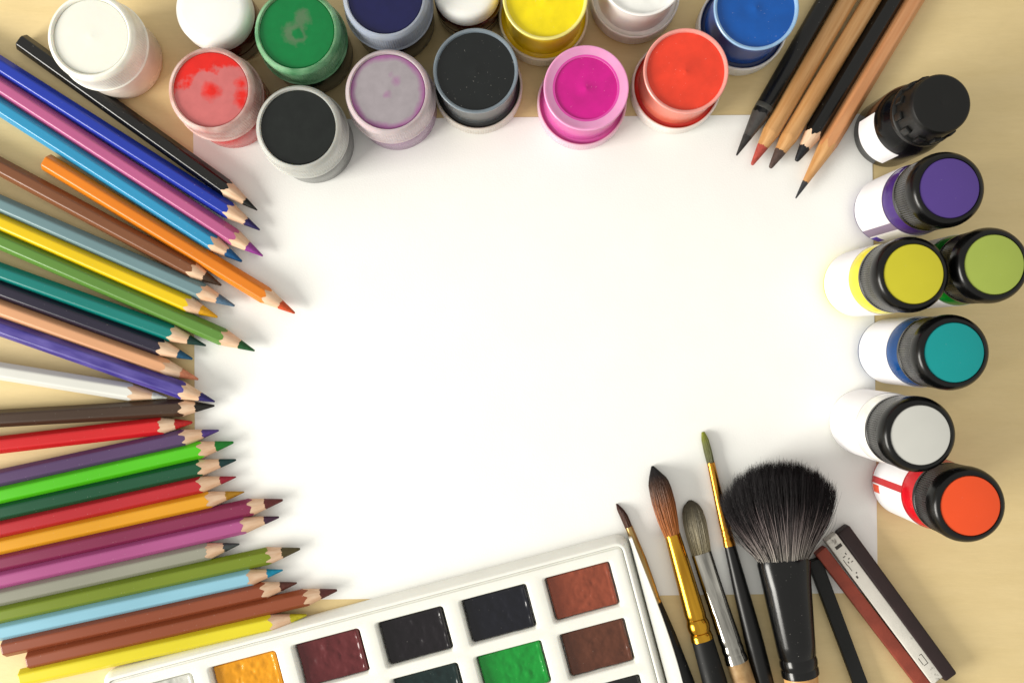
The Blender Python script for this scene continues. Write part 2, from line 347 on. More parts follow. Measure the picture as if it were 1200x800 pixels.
jar_up('plain white jar with milky white lid beside the black pencil end', (106.5,43), C(240,239,228,.9), C(240,228,214,.9),
       mat('lid_white', C(236,236,226,.9), rough=0.4, var=0.02, sss=0.3), rcap=18.8, clear=0.0)
jar_up('jar with cloudy pink lid smeared with bright red paint', (247,105), C(236,208,202), C(214,44,44),
       stain_mat('lid_red', C(228,38,30), C(206,112,112), 0.0151, cr=0.55, bx=-0.35, by=0.85, nz=0.6, c=-0.78, scale=190, soft=0.1, dab=[(0.02,-0.08,0.2,1),(0.84,-0.1,0.16,1),(0.84,0.15,0.14,1),(0.84,-0.34,0.14,1)], seed=3.1), ring=C(224,172,164))
jar_up('jar with emerald green lid and a worn greyish patch at its middle', (348,36.6), C(146,196,154), C(18,46,30),
       stain_mat('lid_green', C(0,122,60), C(84,120,84), 0.0151, nz=0.25, c=0.45, scale=220, soft=0.06, dab=[(0.12,0.35,0.2,-1),(-0.05,-0.05,0.3,-1),(0.02,-0.06,0.14,1)], seed=1.2), ring=C(92,164,112))
jar_up('jar with black lid in a clear ring, below the emerald green one', (349.5,149.4), C(206,208,202), C(80,82,78),
       stain_mat('lid_black', C(24,28,27), C(52,58,55), 0.0151, nz=0.12, c=0.22, scale=160, soft=0.25, seed=5.5), ring=C(226,227,222))
jar_up('jar with greyish lilac lid edged in purple', (454.5,107.5), C(216,196,202), C(142,100,138),
       stain_mat('lid_lilac', C(160,98,152), C(164,156,162), 0.0151, cr=1.6, nz=0.22, c=-1.42, scale=110, soft=0.12, dab=[(0.2,0.3,0.05,1),(0.06,0.44,0.02,1),(-0.06,-0.1,0.01,1)], seed=2.2), ring=C(232,220,222))
jar_up('jar with dark navy lid in a frosted ring', (451.5,-4), C(170,180,200), C(28,26,36),
       stain_mat('lid_navy', C(26,28,84), C(20,22,60), 0.0151, nz=0.3, c=0.1, scale=120, soft=0.3, seed=4.0), ring=C(198,206,220))

def jar_down(label, top, capc, wallc, discc, rimc, ridge=15.6, z1=37.0, lowc=None):
    base = P(top[0], top[1], 0.037); base.z = PT
    o = thing('paint_jar', label, 'paint jar', base, random.uniform(0, 6), JG)
    capm = mat('cap_' + label, capc, rough=0.36, var=0.06, scale=120, sss=0.35, coat=0.1)
    inner = mat('capin_' + label, lowc or wallc, rough=0.3, var=0.1, scale=120, coat=0.2)
    wm = mat('wall_' + label, wallc, rough=0.3, var=0.10, scale=70, coat=0.15, sss=0.6)
    rm = mat('rim_' + label, rimc, rough=0.3, var=0.06, scale=120, sss=0.3, coat=0.3)
    dm = mat('disc_' + label, discc, rough=0.3, var=0.10, scale=130, coat=0.08, speck=0.3, bump=0.03, bscale=200)
    R = 19.0
    lathe('cap', [(0, 0), (17.4, 0), (18.3, 0.3), (R - 0.3, 1.0), (R, 2.0), (R, 9.5), (R - 0.05, 10.2), (R, 10.6), (R, 11.4), (R - 0.3, 11.9), (R - 0.7, 12.0), (R - 1.0, 11.7), (R - 1.1, 11.0), (R - 1.1, 6.0)],
          capm, o, seg=432, ribs=(1.9, 9.6, 108, 0.2, 18.0), angle=30)
    lathe('cap_seal', [(R - 1.1, 10.4), (17.2, 10.6), (16.4, 11.2), (15.0, 11.3)], inner, o)
    lathe('jar_body', [(16.0, 8.6), (16.2, 9.0), (16.3, 20), (16.7, 33), (17.0, z1 - 1.5)], wm, o)
    lathe('jar_rim', [(16.95, z1 - 1.6), (17.15, z1 - 1.0), (17.1, z1 - 0.3), (16.8, z1), (16.4, z1), (15.9, z1 - 0.3), (ridge + 0.05, z1 - 0.9), (ridge, z1 - 1.4)], rm, o)
    lathe('jar_base', [(ridge + 0.02, z1 - 1.3), (ridge - 1.0, z1 - 1.35), (5, z1 - 1.25), (0.8, z1 - 1.22), (0.45, z1 - 1.05), (0, z1 - 1.0)], dm, o, seg=72)
    return o
jar_down('upside down jar of black paint on a pale cap', (557.5,83), C(214,206,196), C(96,100,102), C(20,24,25), C(120,132,142), lowc=C(40,42,42))
jar_down('upside down jar of bright yellow paint on a pale cap', (639,-3), C(240,230,200), C(250,214,8), C(250,226,4), C(240,228,130))
jj = jar_down('upside down jar of magenta paint with a wide pink rim', (687,103), C(232,190,208), C(222,92,172), C(208,14,140), C(236,160,206), ridge=12.6)
lathe('rim_band', [(15.9, 36.66), (14.3, 36.35), (12.62, 36.15)], mat('magenta_band', C(222,70,168), rough=0.3, coat=0.3), jj)
jar_down('upside down jar of orange red paint on a white cap', (804,83), C(238,228,220), C(236,120,96), C(240,66,40), C(240,158,148), lowc=C(206,44,28))
jar_down('upside down jar of cobalt blue paint on a white cap', (886.5,9), C(232,230,226), C(16,72,156), C(0,84,172), C(150,186,222), lowc=C(14,40,92))
jar_down('upside down jar of white paint on a frosted cap', (753,-31), C(238,236,228,.9), C(246,242,236,.92), C(244,244,240,.92), C(242,240,236,.9))

def pot(label, top, h, rc, rb):
    base = P(top[0], top[1], h * MM); base.z = PT
    o = thing('paint_pot', label, 'paint pot', base, 0, 'white capped pots of dark brown paint')
    g = mat('brown_pot_glass', C(92,44,30), rough=0.16, var=0.4, scale=100, coat=0.6, col2=C(58,24,18))
    wc = mat('white_screw_cap', C(242,242,238,.92), rough=0.38, var=0.02, sss=0.3)
    lathe('pot_body', [(0, 0.3), (rb - 2, 0.3), (rb - 1, 0), (rb - 0.3, 0.5), (rb, 1.6), (rb, 9), (rb - 0.3, 9.4), (rb - 0.3, 10), (rb, 10.4), (rb, h - 14), (rb - 0.6, h - 12.8), (rb - 2.4, h - 11.5), (rb - 2.4, h - 9)], g, o)
    lathe('cap', [(rc - 1.2, h - 10.8), (rc - 0.1, h - 10.8), (rc, h - 10.2), (rc - 0.2, h - 3.0), (rc - 0.8, h - 1.2), (rc - 2.0, h - 0.3), (rc - 4, h), (0, h + 0.15)], wc, o, seg=144)
    return o
pot('white capped brown paint pot beside the emerald green jar', (247.5,9), 32, 15.3, 15.2)
pot('white capped brown paint pot beside the yellow jar', (546,-18), 32, 13.9, 14.0)

# ---------------------------------------------------------------- acrylic bottles
BG = 'acrylic paint bottles in a row along the edge of the paper'
capblk = mat('black_cap_plastic', C(10,10,10), rough=0.24, var=0.12, scale=200, spec=0.26)
def sector(name, r, a0, a1, z0, z1, m, parent, n=24, th=0.12):
    V = []; F = []
    for i in range(n + 1):
        a = a0 + (a1 - a0) * i / n
        for rr, z in ((r, z0), (r, z1), (r + th, z1), (r + th, z0)):
            V.append((rr * MM * math.cos(a), rr * MM * math.sin(a), z * MM))
    for i in range(n):
        for k in range(4):
            F.append((i * 4 + k, i * 4 + (k + 1) % 4, i * 4 + 4 + (k + 1) % 4, i * 4 + 4 + k))
    F.append((0, 1, 2, 3)); F.append(tuple(n * 4 + k for k in range(4)))
    return mesh_obj(name, V, F, m, parent, angle=50)
lblm = mat('label_paper', C(236,234,236,.85), rough=0.5, var=0.015, coat=0.1)
def bottle(label, disc, discc, bodyc, h=71.0, panels=None, square=None, strip=None, rb=14.1):
    base = P(disc[0], disc[1], h * MM); base.z = PT
    o = thing('paint_bottle', label, 'paint bottle', base, 0, BG)
    face = math.atan2(-base.y, -base.x)
    bmt = mat('bottle_' + label, bodyc, rough=0.14, var=0.2, scale=120, coat=0.2, sss=0.1)
    lathe('bottle_body', [(0, 0.6), (rb - 3, 0.6), (rb - 2, 0), (rb - 0.7, 0.5), (rb, 2.2), (rb, 38), (rb - 0.15, 40), (rb - 0.7, 42.5), (rb - 2.2, 45.5), (rb - 3.4, 47.2), (rb - 3.6, 49), (rb - 3.6, 52)], bmt, o, seg=96)
    rc = 14.25
    cp = lathe('cap', [(rc - 1.6, h - 22.5), (rc - 0.9, h - 22.5), (rc - 0.5, h - 22.0), (rc - 0.45, h - 20.2), (rc - 0.8, h - 19.9), (rc - 0.55, h - 19.6), (rc - 0.5, h - 19.4), (rc - 0.1, h - 7.2), (rc, h - 6.8), (rc, h - 5.2), (rc - 0.25, h - 3.4), (rc - 0.95, h - 1.5), (rc - 2.0, h - 0.45), (rc - 2.9, h - 0.1), (11.35, h - 0.05), (11.2, h - 0.35), (11.1, h - 0.7)],
          capblk, o, seg=384, ribs=(h - 19.45, h - 7.1, 96, 0.3, 13), angle=28)
    lathe('color_disc', [(11.15, h - 0.6), (10.95, h - 0.32), (10.6, h - 0.27), (0, h - 0.25)], mat('dot_' + label, discc, rough=0.42, var=0.025, scale=60, coat=0.0, speck=0.2), cp, seg=96)
    z0, z1 = 4.0, 38.2
    if strip:
        sector('label_band', rb + 0.02, face - 2.2, face + 2.2, z0 - 0.3, z1 + 0.3, mat('strip_' + label, strip, rough=0.45, var=0.03), o, n=60, th=0.1)
    for a0, a1 in (panels or [(-1.9, 1.9)]):
        pn = sector('label_panel', rb + (0.13 if strip else 0.03), face + a0, face + a1, z0, z1, lblm, o, n=48)
    if square:
        sector('label_square', rb + 0.26, face + square[0], face + square[1], square[2], square[3], mat('sq_' + label, square[4], rough=0.45, var=0.02), pn, n=6, th=0.05)
    return o
bottle('paint bottle with violet dot on its black cap', (1113,220.5), C(84,60,140), C(70,40,120), strip=C(128,112,136), panels=[(-1.6, 0.38), (0.66, 1.5)], square=(0.70, 0.95, 4.4, 11.5, C(74,40,168)))
bottle('paint bottle with mustard yellow dot on its black cap', (1071,321), C(208,200,46), C(246,232,70))
bottle('paint bottle with light green dot and dark green body, behind the mustard dotted one', (1165.5,310), C(164,182,80), C(12,120,24))
bottle('paint bottle with teal dot on its black cap and blue shoulder', (1118.5,413), C(0,152,152), C(2,66,128))
bottle('white paint bottle with light grey dot on its black cap', (1079,509.7), C(212,212,206), C(240,238,232,.9))
bottle('red paint bottle with orange dot on its black cap', (1137.5,592.5), C(244,84,34), C(210,24,36), strip=C(190,40,44), panels=[(-1.5, 0.12), (0.32, 1.4)], square=(0.36, 0.6, 4.6, 12.0, C(230,80,40)))

def ink_bottle():
    h = 62.0
    base = P(1103.5, 121.4, h * MM); base.z = PT
    o = thing('ink_bottle', 'shiny all black bottle with plain black cap and white label', 'bottle', base, 0)
    face = math.atan2(-base.y, -base.x)
    rb = 14.6
    bk = mat('black_bottle_plastic', C(8,8,9), rough=0.16, var=0.1, coat=0.0, spec=0.2)
    lathe('bottle_body', [(0, 0.6), (rb - 3, 0.6), (rb - 2, 0), (rb - 0.7, 0.5), (rb, 2.2), (rb, 30), (rb - 0.3, 33), (rb - 1.5, 36.5), (rb - 3.6, 39.5), (rb - 4, 41), (rb - 4, 46)], bk, o, seg=96)
    mt = mat('black_cap_matte', C(14,14,13), rough=0.42, var=0.1, spec=0.3)
    cp = lathe('cap', [(10.8, h - 19.5), (12.9, h - 19.5), (13.1, h - 19), (13.1, h - 16.6), (12.7, h - 16.2), (11.9, h - 15.9), (11.6, h - 9), (11.5, h - 3), (11.3, h - 1.2), (10.7, h - 0.3), (9.8, h), (1.0, h - 0.15), (0.5, h - 0.4), (0, h - 0.4)], mt, o, seg=96)
    for i in range(12):
        a = 2 * PI * i / 12 + 0.2
        g = box('grip_rib', 0.0016, 0.0030, (h - 16.4) * MM, (h - 9.5) * MM, mt, cp, bev=0.0004)
        g.rotation_euler.z = a; g.location = (12.0 * MM * math.cos(a), 12.0 * MM * math.sin(a), 0)
    sector('label_panel', rb + 0.03, face - 0.75, face + 0.75, 9.0, 28.5, lblm, o, n=36)
ink_bottle()

# ---------------------------------------------------------------- watercolour box
def palette():
    ang = math.radians(14.9)
    zt = 9.0
    c0 = P(682.8, 693.5, zt * MM); c0.z = PT
    o = thing('watercolor_box', 'white plastic watercolour box with glossy paint cakes in wells', 'paint box', c0, ang)
    s = K * 1000 * (H - zt * MM) / H
    pu, pv = 101.6 * s, 68.4 * s
    wp = mat('white_box_plastic', C(240,240,232,.9), rough=0.36, var=0.03, scale=60, sss=0.12, coat=0.1, bump=0.04, bscale=150, speck=0.12)
    def rrect(cx, cy, hx, hy, r, n=5):
        out = []
        for qx, qy, a0 in ((1, 1, 0), (-1, 1, 90), (-1, -1, 180), (1, -1, 270)):
            for i in range(n + 1):
                a = math.radians(a0 + 90 * i / n); out.append((cx + qx * (hx - r) + r * math.cos(a), cy + qy * (hy - r) + r * math.sin(a)))
        return out
    V = []; F = []
    def ring(pts, z):
        i0 = len(V); V.extend([(x * MM, y * MM, z * MM) for x, y in pts]); return list(range(i0, i0 + len(pts)))
    def bridge(A, B):
        n = len(A)
        for i in range(n): F.append((A[i], A[(i + 1) % n], B[(i + 1) % n], B[i]))
    NC, NR = 6, 3
    hx, hy = 43.5 * s, 29.5 * s
    for i in range(NC):
        for j in range(NR):
            cx, cy = -i * pu, -j * pv
            n = 5
            # square outer loop with the same count of points as the rounded well
            outer = []
            for (x, y), q in zip(rrect(0, 0, hx, hy, 4 * s, n), range(999)):
                k = max(abs(x) / (pu / 2), abs(y) / (pv / 2)); 
                outer.append((x, y))
            O = []
            for q, (x, y) in enumerate(outer):
                c = q // (n + 1); m_ = q % (n + 1)
                sx = (1, -1, -1, 1)[c]; sy = (1, 1, -1, -1)[c]
                if m_ == n // 2 or m_ == n // 2 + 1: O.append((cx + sx * pu / 2, cy + sy * pv / 2))
                elif (m_ < n // 2) == (c % 2 == 0): O.append((cx + sx * pu / 2, cy + y))
                else: O.append((cx + x, cy + sy * pv / 2))
            A = ring(O, zt)
            bridge(A, B := ring(rrect(cx, cy, hx, hy, 5 * s, n), zt))
            bridge(B, D := ring(rrect(cx, cy, hx - 0.5, hy - 0.5, 4.6 * s, n), zt - 0.15))
            bridge(D, E := ring(rrect(cx, cy, hx - 1.0, hy - 0.9, 4.4 * s, n), zt - 0.8))
            bridge(E, G := ring(rrect(cx, cy, hx - 1.9, hy - 1.5, 3.6 * s, n), zt - 6.6))
            F.append(tuple(G))
    # surrounding margin and outer walls
    x1, x0 = pu / 2, -(NC - 0.5) * pu; y1, y0 = pv / 2, -(NR - 0.5) * pv
    cxm, cym = (x0 + x1) / 2, (y0 + y1) / 2
    def rect(hx_, hy_, ix=0.0): return rrect(cxm, cym, hx_, hy_, max(ix, 0.01), 4)
    ax, ay = (x1 - x0) / 2, (y1 - y0) / 2
    L0 = ring(rect(ax, ay, 0.02), zt)
    prev = L0
    for dx, z, r in ((1.0, zt, 1.0), (1.6, zt - 0.15, 1.6), (2.0, zt - 0.9, 2.0), (2.5, zt - 1.1, 2.4)):
        cur = ring(rect(ax + dx, ay + dx, r), z); bridge(prev, cur); prev = cur
    tray = mesh_obj('tray', V, F, wp, o, angle=40)
    # box shell: a wall with a rounded rim round the tray
    V.clear(); F.clear(); prev = None
    for dx, z, r in ((2.6, zt - 4.5, 2.5), (2.7, zt - 0.6, 2.6), (3.0, zt - 0.1, 2.9), (3.6, zt, 3.4), (4.0, zt - 0.12, 3.8), (4.4, zt - 0.5, 4.2), (5.9, zt - 4.5, 5.4), (6.3, zt - 5.6, 5.7), (6.4, 0.6, 5.8), (6.0, 0.1, 5.4)):
        cur = ring(rect(ax + dx, ay + dx, r), z)
        if prev: bridge(prev, cur)
        prev = cur
    F.append(tuple(prev))
    mesh_obj('box_shell', V, F, wp, o, angle=40)
    # bowed side flap that stands away from the box end
    sec = []
    bx = x1 + 7.2
    n = 16; V.clear(); F.clear()
    for i in range(n + 1):
        t = i / n; y = y1 + 4.2 - t * (y1 - y0 + 6); x = bx + 0.2 + 5.2 * math.sin(PI * 0.62 * t) ** 1.1
        for xx, z in ((bx - 0.5, 0.1), (bx - 0.5, zt - 1.6), (bx - 0.2, zt - 1.4), (x + 0.3, zt - 1.0), (x + 0.6, zt - 1.4), (x + 0.6, 0.1)):
            V.append((xx * MM, y * MM, z * MM))
    for i in range(n):
        for k in range(6): F.append((i * 6 + k, i * 6 + (k + 1) % 6, i * 6 + 6 + (k + 1) % 6, i * 6 + 6 + k))
    F.append(tuple(range(6))); F.append(tuple(n * 6 + k for k in range(6)))
    mesh_obj('side_flap', V, F, wp, o, angle=40)
    cakes = {(0, 0): ('sienna', (156,76,52)), (1, 0): ('navy blue', (14,16,30)), (2, 0): ('violet black', (22,16,24)), (3, 0): ('maroon', (106,40,44)), (4, 0): ('orange yellow', (255,172,24)), (5, 0): ('white', (226,226,218)),
             (0, 1): ('dark brown', (104,58,40)), (1, 1): ('emerald green', (16,160,56)), (2, 1): ('dark teal', (16,40,40)), (0, 2): ('black', (20,19,20))}
    for (i, j), (nm, c) in cakes.items():
        rnd = random.Random(nm); m = mat('cake_' + nm, C(*c, .66), rough=0.32, var=0.05, scale=160, coat=0.45, crough=0.07, bump=0.1, bdist=0.0008, bscale=300, speck=0.2, spec=0.18)
        V.clear(); F.clear()
        gx, gy = 56, 38; pits = [(rnd.uniform(-.75,.75), rnd.uniform(-.7,.7), rnd.uniform(.07,.15), rnd.uniform(-.45,.35)) for _ in range(9)]; ux, uy = 37.6 * s, 25.8 * s; ox = rnd.uniform(0, 50)
        idx = {}
        for a in range(gx + 1):
            for b in range(gy + 1):
                fx, fy = a / gx * 2 - 1, b / gy * 2 - 1
                ed = max(abs(fx), abs(fy))
                z = zt - 3.0 + 0.5 * noise.noise(Vector((fx * 1.6 + ox, fy * 1.3, 0))) + 0.34 * noise.noise(Vector((fx * 4.5 + ox, fy * 3.4, 3))) + 0.12 * noise.noise(Vector((fx * 13 + ox, fy * 9, 7)))
                rim = (ed - 0.86) / 0.14
                if rim > 0: z += 0.6 * math.sin(min(1, rim) * PI) * (0.7 + 0.6 * noise.noise(Vector((fx * 4 + ox, fy * 4, 9)))) - (0.55 if ed > 0.985 else 0)
                # shallow pressed mark in the middle of the cake
                dd = abs(math.hypot(fx * 1.6, fy) - 0.42)
                z -= 0.28 * math.exp(-(dd / 0.05) ** 2) * max(0, 0.4 + noise.noise(Vector((fx * 3 + ox, fy * 3, 5))))
                for px_, py_, pr_, pd_ in pits: z += pd_ * math.exp(-(((fx - px_) * 1.5) ** 2 + (fy - py_) ** 2) / pr_ ** 2)
                k = 1.0
                if abs(fx) > 0.93 and abs(fy) > 0.9: k = 0.985
                wob = 1 + 0.006 * noise.noise(Vector((fx * 3, fy * 3, ox)))
                V.append(((-i * pu + fx * ux * k * wob) * MM, (-j * pv + fy * uy * k * wob) * MM, z * MM)); idx[a, b] = len(V) - 1
        for a in range(gx):
            for b in range(gy): F.append((idx[a, b], idx[a + 1, b], idx[a + 1, b + 1], idx[a, b + 1]))
        per = [idx[a, 0] for a in range(gx + 1)] + [idx[gx, b] for b in range(1, gy + 1)] + [idx[a, gy] for a in range(gx - 1, -1, -1)] + [idx[0, b] for b in range(gy - 1, 0, -1)]
        low = []
        for v in per:
            x, y, z = V[v]; V.append((x, y, (zt - 6.55) * MM)); low.append(len(V) - 1)
        for q in range(len(per)): F.append((per[q], per[(q + 1) % len(per)], low[(q + 1) % len(per)], low[q]))
        ck = mesh_obj('paint_cake', V, F, m, o, angle=50); ck['label'] = nm + ' paint cake in its well'
palette()

# ---------------------------------------------------------------- brushes and sticks
def strands(name, gen, n, m, parent, width, nseg=6, rnd=None):
    """gen(k) -> (list of nseg+1 points, list of colours); three-sided tapering hairs in one mesh"""
    V = []; F = []; VC = []
    inv = parent.matrix_basis.inverted()
    for k in range(n):
        pts, cols = gen(k)
        i0 = len(V)
        for i, p in enumerate(pts):
            t = (pts[min(i + 1, len(pts) - 1)] - pts[max(i - 1, 0)]).normalized()
            s1 = t.cross(Vector((0, 0, 1))).normalized(); u = s1.cross(t)
            wd = width * (1 - 0.75 * (i / (len(pts) - 1)) ** 2)
            for a in (0.5, 2.6, 4.7):
                V.append(inv @ (p + s1 * wd * math.cos(a) + u * wd * math.sin(a))); VC.append(cols[i])
        for i in range(len(pts) - 1):
            for a in range(3):
                b = (a + 1) % 3; F.append((i0 + i * 3 + a, i0 + i * 3 + b, i0 + i * 3 + 3 + b, i0 + i * 3 + 3 + a))
    o = mesh_obj(name, V, F, m, parent, angle=180, cols=VC); o['kind'] = 'stuff'
    return o

def secs_px(lst):
    """(px x, px y, half width in px, flatness) -> sweep sections lying on the sheet or table"""
    out = []
    for x, y, hw, fl in lst:
        a = hw * K; b = a * fl
        z = PT + b
        f = (H - z) / H
        out.append((P(x, y, z), a * f, b))
    return out
def lerp(a, b, t): return a + (b - a) * t
def resample(lst, n):
    L_ = [0]
    for a, b in zip(lst, lst[1:]): L_.append(L_[-1] + math.hypot(b[0] - a[0], b[1] - a[1]))
    out = []
    for i in range(n + 1):
        d = L_[-1] * i / n
        k = max(j for j in range(len(L_)) if L_[j] <= d + 1e-9); k = min(k, len(lst) - 2)
        t = (d - L_[k]) / (L_[k + 1] - L_[k])
        out.append(tuple(lerp(lst[k][q], lst[k + 1][q], t) for q in range(4)))
    return out
hairm = attr_mat('bristle_hair', rough=0.42, spec=0.5)
hairc = attr_mat('bristle_core', rough=0.7, spec=0.2)
def ramp(stops, t):
    for (a, ca), (b, cb) in zip(stops, stops[1:]):
        if t <= b:
            k = (t - a) / (b - a) if b > a else 0; return tuple(lerp(ca[i], cb[i], k) for i in range(3)) + (1,)
    return stops[-1][1][:3] + (1,)
BR = 'paint brushes lying side by side at the corner of the paper'
def brush(label, bristle, ferrule, handle, stops, ferm, hanm, nhair=260, hairw=0.00011, rough=0.35, splay=1.0, crimps=()):
    root = thing('paint_brush', label, 'paint brush', P(handle[-1][0], handle[-1][1]) + Vector((0, 0, PT)), math.atan2(handle[-1][1] - ferrule[0][1], ferrule[0][0] - handle[-1][0]), BR)
    sweep('handle', secs_px(resample(handle, 10)), hanm, root, seg=32)
    fs = []
    for i, sct in enumerate(resample(ferrule, 40)):
        k = 1.0; d = i / 40
        for c0, wd, amt in crimps: k *= 1 + amt * math.exp(-((d - c0) / wd) ** 2)
        fs.append((sct[0], sct[1], sct[2] * k, sct[3]))
    sweep('ferrule', secs_px(fs), ferm, root, seg=40, angle=60)
    rs = secs_px(resample(bristle, 14))
    cols = [tuple(c * 0.55 for c in ramp(stops, i / 14)[:3]) + (1,) for i in range(15)]
    core = sweep('bristle_core', [(p, a * 0.88, b * 0.88) for p, a, b in rs], hairc, root, cols=cols)
    rnd = random.Random(label)
    def gen(k):
        rr = math.sqrt(rnd.uniform(0.35, 1)); th = rnd.uniform(0, 2 * PI); end = rnd.uniform(0.86, 1.0) if rnd.random() < 0.8 else rnd.uniform(0.6, 1.0)
        n = 9; pts = []; cl = []; br = rnd.uniform(0.6, 1.5); dth = rnd.uniform(-0.25, 0.25)
        for i in range(n):
            t = end * i / (n - 1) * 14; q = min(13, int(t)); fr = t - q
            p = rs[q][0].lerp(rs[q + 1][0], fr); a = lerp(rs[q][1], rs[q + 1][1], fr); b = lerp(rs[q][2], rs[q + 1][2], fr)
            tt = (rs[min(q + 1, 14)][0] - rs[q][0]).normalized(); side = tt.cross(Vector((0, 0, 1))).normalized(); up = side.cross(tt)
            an = th + dth * i / n
            pts.append(p + side * a * rr * 0.99 * math.cos(an) + up * b * rr * 0.99 * math.sin(an))
            c = ramp(stops, end * i / (n - 1)); cl.append(tuple(x * br for x in c[:3]) + (1,))
        return pts, cl
    strands('bristles', gen, nhair, hairm, root, hairw)
    return root
gold = mat('gold_ferrule', (0.66, 0.36, 0.035, 1), rough=0.2, metal=1.0, scale=330, stretch=(0.05, 1, 1), col2=(0.40, 0.20, 0.02, 1), bump=0.05, bscale=200)  # lengthwise dark streaks in all four ferrule metals: brushed variation and painted-in room reflections
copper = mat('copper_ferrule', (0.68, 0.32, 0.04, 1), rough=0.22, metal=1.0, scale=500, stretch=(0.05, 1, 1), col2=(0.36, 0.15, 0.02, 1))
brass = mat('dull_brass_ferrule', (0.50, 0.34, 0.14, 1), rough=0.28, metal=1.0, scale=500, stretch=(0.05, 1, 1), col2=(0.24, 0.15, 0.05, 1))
silver = mat('silver_ferrule', (0.62, 0.60, 0.55, 1), rough=0.14, metal=1.0, scale=260, stretch=(0.04, 1, 1), col2=(0.06, 0.06, 0.055, 1))  # near-black streaks put dark reflections into the silver's colour
blackh = mat('black_handle_paint', C(13,13,13), rough=0.34, var=0.2, coat=0.0, speck=0.3, spec=0.3)
blackm = mat('dull_black_handle_paint', C(15,16,16), rough=0.5, var=0.2, speck=0.3, spec=0.25)
tanw = mat('tan_handle_wood', C(186,154,108), rough=0.5, scale=300, col2=C(160,124,80))
# bristle and ferrule lists run from ferrule to tip / from tip end to handle
brush('thin brush with brown bristles and dull brass ferrule against the watercolour box',
      [(737,618,4.4,1),(731,604,4.6,1),(726,596,3.4,1),(722.5,590,0.9,1)], [(737,617,4.4,1),(752,655,5.6,1),(768,706,7.6,1)], [(768,705,7.0,1),(782,742,9.4,1),(803,800,11,1),(818,842,11,1)],
      [(0, C(92,58,40)), (1, C(70,36,28))], brass, blackm, nhair=140, hairw=0.00009, crimps=((0.86,0.02,-0.08),(0.93,0.02,-0.08)))
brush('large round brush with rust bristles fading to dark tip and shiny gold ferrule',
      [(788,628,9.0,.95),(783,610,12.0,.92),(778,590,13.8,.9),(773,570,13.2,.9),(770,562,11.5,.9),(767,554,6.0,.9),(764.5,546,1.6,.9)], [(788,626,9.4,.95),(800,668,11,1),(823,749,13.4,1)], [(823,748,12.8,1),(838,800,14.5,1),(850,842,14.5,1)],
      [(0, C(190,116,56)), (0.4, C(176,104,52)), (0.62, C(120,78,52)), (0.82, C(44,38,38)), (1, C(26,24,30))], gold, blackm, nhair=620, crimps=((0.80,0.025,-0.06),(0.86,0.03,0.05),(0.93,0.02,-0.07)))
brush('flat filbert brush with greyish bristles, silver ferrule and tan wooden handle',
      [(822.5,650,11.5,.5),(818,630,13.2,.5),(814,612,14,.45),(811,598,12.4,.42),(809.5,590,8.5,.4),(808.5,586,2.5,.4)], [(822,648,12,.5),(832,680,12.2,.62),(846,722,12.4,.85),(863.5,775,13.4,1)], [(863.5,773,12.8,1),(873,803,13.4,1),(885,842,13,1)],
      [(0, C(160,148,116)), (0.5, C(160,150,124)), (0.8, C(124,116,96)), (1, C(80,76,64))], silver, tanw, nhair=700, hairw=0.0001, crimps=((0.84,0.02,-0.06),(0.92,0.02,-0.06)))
brush('slim brush with olive tipped bristles, copper ferrule and glossy black handle',
      [(833,543,4.4,1),(829.5,528,5.0,1),(826,514,4.4,1),(823.8,506,2.0,1)], [(833,542,4.6,1),(843,588,5.6,1),(855,639,7.2,1)], [(855,638,6.6,1),(868,690,9.0,1),(883,748,11,1),(896,800,11,1),(906,842,10,1)],
      [(0, C(106,106,72)), (0.6, C(134,138,76)), (1, C(170,178,58))], copper, blackh, nhair=150, hairw=0.00009, crimps=((0.82,0.02,-0.08),(0.9,0.025,-0.08)))

